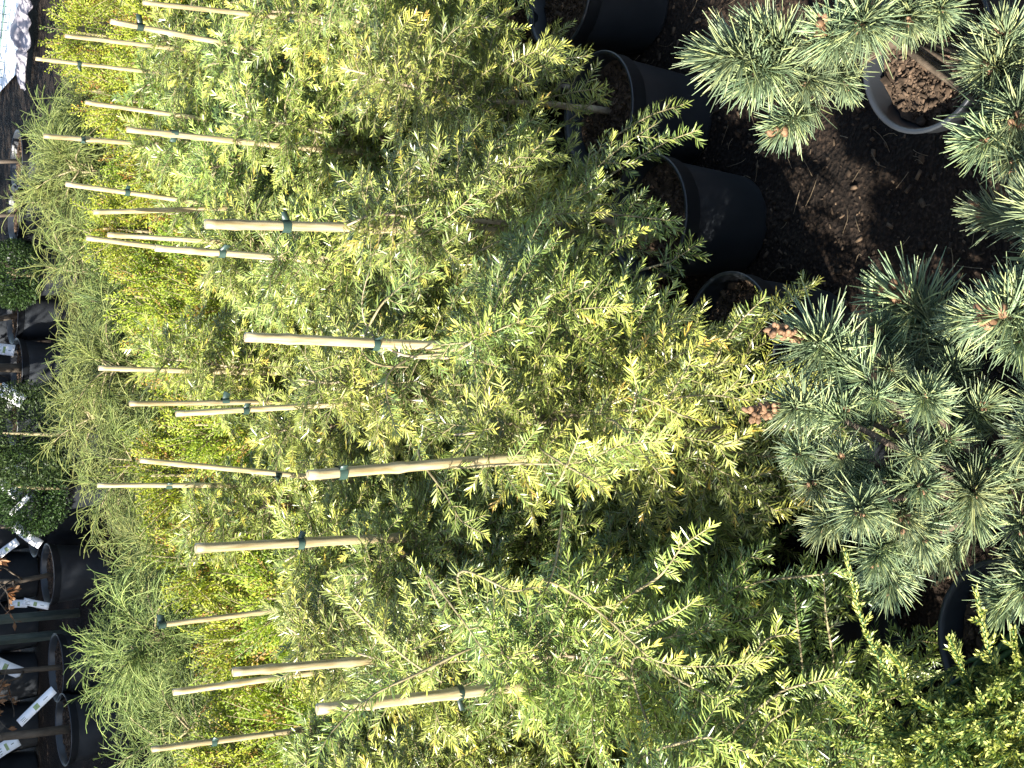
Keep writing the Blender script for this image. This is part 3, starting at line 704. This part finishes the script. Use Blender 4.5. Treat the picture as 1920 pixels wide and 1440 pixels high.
# ------------------------------------------------------------------ juniper
def make_juniper():
    base = np.array([-.33, 1.115, 0]); t = thing("potted_juniper", base, "low juniper with long pale whip shoots and scaly tufts", "juniper"); add_pot(t, 7)
    rg = np.random.default_rng(77); mbn, mbw = MB(), MB()
    def scaly(pts, young, r=.0022, side=True, sl=.030):
        L = np.linalg.norm(np.diff(pts, axis=0), axis=1).sum()
        tube(mbw, pts, np.linspace(r, .0012, len(pts)), 5, 0, .5, False)
        s = np.arange(0, L, .00125); n = len(s); P, T, _ = sample(pts, s)
        A = unit(np.cross(T, UP + rg.normal(0, .2, 3))); B = np.cross(T, A); an = np.arange(n) * 2.4
        rad = A * np.cos(an)[:, None] + B * np.sin(an)[:, None]; D = unit(T * 1.0 + rad * rg.uniform(.25, .6, n)[:, None]); S = unit(np.cross(D, rad))
        leaves(mbn, P + rad * .001, D, S, rg.uniform(.0065, .0105, n), .0027, np.clip(young + rg.normal(0, .1, n), 0, 1), rg.random(n), 0, False)
        if side:
            q = np.arange(.02, L * .9, .013); PP, TT, _ = sample(pts, q)
            for k in range(len(q)):
                a = rg.uniform(0, 6.28); rd = unit(np.cross(TT[k], UP)) * math.cos(a) + unit(np.cross(np.cross(TT[k], UP), TT[k])) * math.sin(a)
                l = sl * (1.1 - .8 * q[k] / L) * rg.uniform(.5, 1.3); g = grow(PP[k], TT[k] * .8 + rd * .8, l, 3, 1, rg)
                scaly(g, np.clip(young * rg.uniform(.75, 1.1), 0, 1), .001, False)
    W = [[(1740, 1350), (1665, 1262), (1627, 1200), (1606, 1130), (1585, 1035)], [(1930, 1360), (1880, 1290), (1850, 1210), (1830, 1108)], [(1760, 1402), (1640, 1395), (1560, 1384), (1513, 1370)],
         [(1875, 1450), (1888, 1395), (1915, 1340)], [(1720, 1390), (1640, 1322), (1590, 1278)], [(1830, 1310), (1797, 1240), (1780, 1195)], [(1670, 1410), (1600, 1340), (1560, 1308)],
         [(1570, 1450), (1500, 1420), (1445, 1400)], [(1810, 1370), (1760, 1340), (1722, 1313)], [(1920, 1290), (1905, 1240), (1900, 1180)], [(1700, 1300), (1690, 1250), (1660, 1215)], [(1780, 1430), (1700, 1440), (1640, 1450)],
         [(1900, 1400), (1860, 1350), (1835, 1300)]]
    for k, w_ in enumerate(W):
        n = len(w_); tt = np.linspace(1.60, 1.50, n); pts = np.array([at_t(x, y, q) for (x, y), q in zip(w_, tt)]) - base
        root = np.array([rg.normal(0, .02), rg.normal(0, .02), .18]); pts = np.concatenate([[root * .6 + pts[0] * .4 + np.array([0, 0, .02])], pts])
        u = np.linspace(0, len(pts) - 1, 16); pts = np.stack([np.interp(u, np.arange(len(pts)), pts[:, c]) for c in range(3)], 1)
        pts[1:-1] = (pts[:-2] + pts[1:-1] * 2 + pts[2:]) / 4
        scaly(pts, rg.uniform(.72, .95), .0026)
        tube(mbw, np.array([root, root * .5 + pts[0] * .5, pts[0]]), [.005, .004, .003], 5)
    for i in range(520):
        x = rg.uniform(1660, 1960); y = rg.uniform(1230, 1520)
        if (x - 1900) / 260 + (1470 - y) / 330 > .9 or x < 1990 - (y - 1180) * 1.35: continue
        p = at_t(x, y, rg.uniform(1.52, 1.68)) - base; d = unit(np.array([0, 0, 1.0]) + unit(p - np.array([0, 0, .1])) * .8 + rg.normal(0, .4, 3))
        scaly(grow(p - d * .03, d, rg.uniform(.04, .08), 4, 2, rg), rg.uniform(.30, .95), .0015, True, .026)
        if i % 6 == 0: tube(mbw, np.array([[0, 0, .18], p * .6 + np.array([0, 0, .03]), p - d * .03]), [.004, .003, .0018], 4)
    mbw.build("branches", M['juniper'], t, kind="stuff"); mbn.build("scale_leaves", M['juniper'], t, kind="stuff")
make_juniper()

# ------------------------------------------------------------------ shrubs and trees behind
def dark_shrub(xy, R0, H, lab, seed, nm="dark_shrub", grp=None, n=9000):
    rg = np.random.default_rng(seed); t = thing(nm, (xy[0], xy[1], 0), lab, "shrub" if grp is None else "evergreen", grp); add_pot(t, seed)
    mb = MB(); tube(mb, [(0, 0, .17), (0, .01, .3), (.01, 0, H * .8)], [.012, .009, .004], 7); mb.build("stem", M['twig'], t, True)
    mb = MB(); d = unit(rg.normal(0, 1, (n, 3))); cl = unit(rg.normal(0, 1, (40, 3)))
    rr = .55 + .45 * rg.random(n) ** .5 + .10 * np.max(d @ cl.T, axis=1); c = np.array([0, 0, .17 + (H - .17) * .5])
    P = c + d * rr[:, None] * np.array([R0, R0, (H - .17) * .5]); D = unit(d + rg.normal(0, .6, (n, 3)) + np.array([0, 0, .4])); S = unit(np.cross(D, rg.normal(0, 1, (n, 3)))); q_ = 1 if grp is None else 4.6
    leaves(mb, P, D, S, .018 * q_, .0045 * q_ * 1.3, rg.random(n), rg.random(n), 0, False); mb.build("leaves", M['darkshrub'], t, kind="stuff")
for k, (px, py, R0, H, lab) in enumerate([(60, 815, .22, .62, "dark green rounded shrub with a shaggy top behind the thread shrubs"), (75, 915, .20, .50, "smooth dark green dome shrub next to the tree pots"),
                                          (45, 515, .16, .42, "small dark green shrub below the bare grey trunk")]):
    p = at_z(px, py, H * .6); dark_shrub(p[:2], R0, H, lab, 600 + k)

def bare_tree(xy, seed, lab, grp, pr=.15, ph=.27, trunk=.016, H=1.9, nb=16, dry=60):
    rg = np.random.default_rng(seed); t = thing("potted_tree", (xy[0], xy[1], 0), lab, "tree", grp)
    b, r = pot_meshes("pot", pr, ph, 'potdust'); o = link("pot", b, t); link("rim", r, o)
    s = link("potting_soil", SOILS[seed % 3], t); s.location = (0, 0, ph - .03); s.scale = (pr * .93 / .098, pr * .93 / .098, 1)
    n = 10; zz = np.linspace(ph - .04, H, n); tr = np.stack([np.cumsum(rg.normal(0, .012, n)), np.cumsum(rg.normal(0, .012, n)), zz], 1); tr[0, :2] = 0
    mb = MB(); tube(mb, tr, np.linspace(trunk, .004, n), 9); mb.build("trunk", M['trunk'], t, True)
    mb = MB(); ml = MB()
    for i in range(nb):
        z = rg.uniform(ph + .08, H * .9); p0 = np.array([np.interp(z, zz, tr[:, 0]), np.interp(z, zz, tr[:, 1]), z]); a = rg.uniform(0, 6.28); el = rg.uniform(.3, 1.1)
        q = grow(p0, (math.cos(a) * math.cos(el), math.sin(a) * math.cos(el), math.sin(el)), rg.uniform(.25, .6), 8, .5, rg, 1.4); tube(mb, q, np.linspace(trunk * .45, .0015, 9), 5)
        for e in range(5):
            P, T, _ = sample(q, np.array([rg.uniform(.08, .5)])); q2 = grow(P[0], T[0] + rg.normal(0, .6, 3), rg.uniform(.08, .25), 5, .5, rg, 1.6); tube(mb, q2, np.linspace(.0028, .001, 6), 4)
            for g in range(dry // 30 + (rg.random() < .5)):
                c = q2[int(rg.integers(1, 6))]; D = unit(rg.normal(0, .6, (3, 3)) + np.array([0, 0, -.7])); S = unit(np.cross(D, rg.normal(0, 1, (3, 3)) + .01))
                leaves(ml, np.repeat(c[None], 3, 0), D, S, rg.uniform(.025, .05), .018, rg.random(3), rg.random(3), .3, False)
    mb.build("branches", M['trunk'], t)
    if ml.n: ml.build("dry_leaves", M['dryleaf'], t, kind="stuff")
    return t
row0 = at_z(118, 1368, .27)[:2]
tree_px = [(118, 1368, .155, .020, "bare tree in a large black pot under the slanted white label"), (104, 1252, .15, .013, "bare sapling in the black pot beside the paired posts"),
           (88, 1077, .14, .012, "bare sapling behind a curled white label"), (62, 985, .15, .012, "bare sapling between the dome shrub and the curled label"),
           (40, 905, .15, .014, "bare tree with several folded white labels at its foot"), (22, 780, .15, .015, "pale-trunked bare tree behind the shaggy dark shrub"),
           (30, 690, .15, .024, "bare tree with the thickest grey trunk in the far row"), (22, 590, .15, .016, "bare tree with a leaning grey trunk near the small dark shrub"),
           (20, 500, .15, .018, "bare tree with dry brown leaves beside the small dark shrub"), (25, 400, .15, .012, "twiggy bare tree full of tan dry leaves"), (30, 300, .15, .012, "twiggy bare tree next to the white fleece")]
for k, (px, py, pr, tk, lab) in enumerate(tree_px):
    p = at_z(px, py, .27); bare_tree(p[:2], 700 + k, lab, None, pr, .27, tk, 1.9 - .05 * k, 18, 60)
for k in range(5):       # out-of-view evergreens added to keep the tree rows in shade
    f = k / 4; dark_shrub((-4.15 + 1.5 * f, 3.75 + 3.2 * f), .50, 2.7, "unseen evergreen column added to cast shade on the tree rows", 640 + k, "shade_evergreen", "added evergreen columns shading the tree rows", 12000)
for k in range(12):      # further row that closes the view between the trunks
    xy = at_z(25, 1440 - k * 105, .27)[:2] * 1.0 + RB * 1.0
    bare_tree(xy, 740 + k, "bare leafy-brown tree in the rearmost row behind the labelled saplings", "trees in the rearmost row", .16, .28, .015, 1.9, 24, 120)

# labels hung on the trees
def label(px, py, t_, L, W, ax_img, tone, lab, curl=.3):
    L *= .8; W *= .72
    c = at_t(px, py, t_); d = unit(-UPV * ax_img[0] - RGT * ax_img[1]); s = unit(np.cross(d, FWD) + .15 * FWD); nrm = np.cross(d, s)
    if nrm @ FWD > 0: nrm = -nrm
    u = np.linspace(-.5, .5, 11)[:, None]; mid = c + d * L * u + nrm * (curl * L * (u * u * -1))
    th = nrm * .0006
    V = np.stack([mid - s * W / 2 + th, mid + s * W / 2 + th, mid + s * W / 2 - th, mid - s * W / 2 - th], 1).reshape(-1, 3); F = []
    for i in range(10):
        for k in range(4): a = i * 4 + k; b = i * 4 + (k + 1) % 4; F += [(a, b, b + 4), (a, b + 4, a + 4)]
    F += [(0, 2, 1), (0, 3, 2), (40, 41, 42), (40, 42, 43)]
    mb = MB(); mb.add(V, F); o = mb.build("plant_label", M['label']); tag(o, lab, "label")
    def patch(u0, u1, v0, v1, m_, nm):
        q = np.linspace(u0, u1, 4)[:, None]; md = c + d * L * q + nrm * (curl * L * (q * q * -1)) + nrm * .0014
        VV = np.stack([md + s * W * v0, md + s * W * v1], 1).reshape(-1, 3); FF = []
        for i in range(3): a = i * 2; FF += [(a, a + 1, a + 3), (a, a + 3, a + 2)]
        m3 = MB(); m3.add(VV, FF); m3.build(nm, m_, o)
    patch(-.06, .07, -.32, .25, M['leafprint'], "printed_picture")
    rl = np.random.default_rng(int(px * 7 + py))
    for k in range(3):
        a0 = -.44 + rl.uniform(0, .05); patch(a0, a0 + rl.uniform(.10, .26), -.34 + .2 * k, -.28 + .2 * k, M['print'], "printed_line")
    patch(.2, .2 + rl.uniform(.08, .2), -.08, -.01, M['print'], "printed_line")
label(68, 1325, 5.7, .26, .052, (.72, -.70), 0, "long straight white label slanting over the large black pot", .05)
label(48, 1003, 6.1, .19, .060, (.80, .60), 0, "broad curled white label sticking up behind the thread shrubs", .9)
label(12, 1030, 6.2, .16, .050, (.80, -.60), 0, "white label tilted towards the broad curled one", .1)
label(35, 1132, 6.2, .10, .05, (1, 0), 0, "short upright white label beside the paired posts", .1)
label(66, 1132, 6.1, .15, .045, (.95, .2), 0, "white label folded against the paired posts", .5)
label(20, 740, 6.5, .17, .09, (.85, .5), 0, "wide white label in front of the thick grey trunk", .4)
label(25, 880, 6.3, .14, .055, (1, .2), 0, "drooping white label above the smooth dome shrub", .6)
label(15, 915, 6.3, .15, .07, (.8, .6), 0, "white label leaning at the foot of the far sapling", .2)
label(36, 948, 6.2, .15, .035, (.7, -.7), 0, "narrow slanted white label between dome shrub and sapling pot", .05)
label(8, 655, 6.8, .13, .08, (.9, .1), 0, "small square white label left of the thick trunk", .1)
label(10, 1250, 6.4, .20, .08, (.9, .4), 0, "large white label among the sapling twigs by the posts", .3)
label(12, 1400, 6.0, .14, .08, (.8, -.5), 0, "creased white label low among twigs beside the big trunk", .5)

# paired posts
for k, (py, lab) in enumerate(((1152, "grey-green metal post with labels against it"), (1190, "grey-green metal post nearer the big black pot"))):
    p = at_z(112, py, .10); mb = MB(); t = thing("metal_post", (p[0], p[1], 0), lab, "post")
    box(mb, (0, 0, 1.0), (.042, .030, 2.0)); mb.build("shaft", M['post'], t)
    mb = MB(); box(mb, (0, 0, 2.012), (.048, .036, .02)); mb.build("cap", M['post'], t)
    mb = MB(); box(mb, (0, -.0185, 1.0), (.010, .005, 1.98)); mb.build("channel", M['post'], t)

# fence, fleece and yard at the far right
A = at_z(40, -60, .0); fd = np.array([-.86, .51]); fo = A[:2] + np.array([.5, -.2])
t = thing("wire_fence", (fo[0], fo[1], 0), "green welded wire fence in front of the white yard", "fence")
mv = MB(); tube(mv, [(0, 0, .03), (0, 0, 1.2)], .0028, 5); mv = mv.mesh("vertical_wire", M['wire'])
mh = MB(); tube(mh, [(0, 0, 0), (fd[0] * 1.9, fd[1] * 1.9, 0)], .004, 5); mh = mh.mesh("horizontal_rod", M['wire'])
for k in range(39):
    o = link("vertical_wire", mv, t); o.location = (fd[0] * .05 * k, fd[1] * .05 * k, 0)
for k in range(7):
    for q in (-1, 1):
        o = link("horizontal_rod", mh, t); o.location = (-fd[1] * .007 * q, fd[0] * .007 * q, .06 + .18 * k)
for k in (0, 1):
    mb = MB(); box(mb, (0, 0, .65), (.05, .05, 1.3)); o = mb.build("fence_post", M['wire'], t); o.location = (fd[0] * 1.93 * k - .03 * (1 - k) * fd[0], fd[1] * 1.93 * k - .03 * (1 - k) * fd[1], 0)
mb = MB(); Y0 = A[:2] + np.array([-.62, .12])
V = [(Y0[0], Y0[1], .012), (Y0[0] + 25, Y0[1] - 13, .012), (Y0[0] + 60, Y0[1] + 60, .012), (Y0[0] - 1.0, Y0[1] + 60, .012)]
mb.add(V, [(0, 1, 2), (0, 2, 3)]); o = mb.build("concrete_yard", M['yard']); o["kind"] = "structure"
c = at_z(45, 115, .05); rgf = np.random.default_rng(8); nx, ny = 40, 16; gx = np.linspace(-.16, .40, nx); gy = np.linspace(-.13, .13, ny)
X, Yg = np.meshgrid(gx, gy); Z = .03 + .10 * vnoise(X * 7 + 3, Yg * 9) * (1 - (Yg / .17) ** 2) + .05 * vnoise(X * 22, Yg * 20)
Yw = Yg * (.5 + 1.1 * vnoise(X * 6 + 9, X * 0 + 2)); Z = Z * (.35 + vnoise(X * 5 + 2, Yg * 4)); V = np.stack([c[0] + X * .86 + Yw * .5 + .05 * vnoise(X * 9, Yg * 9), c[1] - X * .45 + Yw + .1 * vnoise(X * 8 + 5, X * 0), Z], -1).reshape(-1, 3); F = []
for j in range(ny - 1):
    for i in range(nx - 1): a = j * nx + i; F += [(a, a + 1, a + nx + 1), (a, a + nx + 1, a + nx)]
mb = MB(); mb.add(V, F); o = mb.build("crumpled_fleece", M['fleece'], smooth=True); tag(o, "crumpled whitish fleece lying at the foot of the wire fence", "fleece")
sm = o.modifiers.new("thickness", 'SOLIDIFY'); sm.thickness = .004
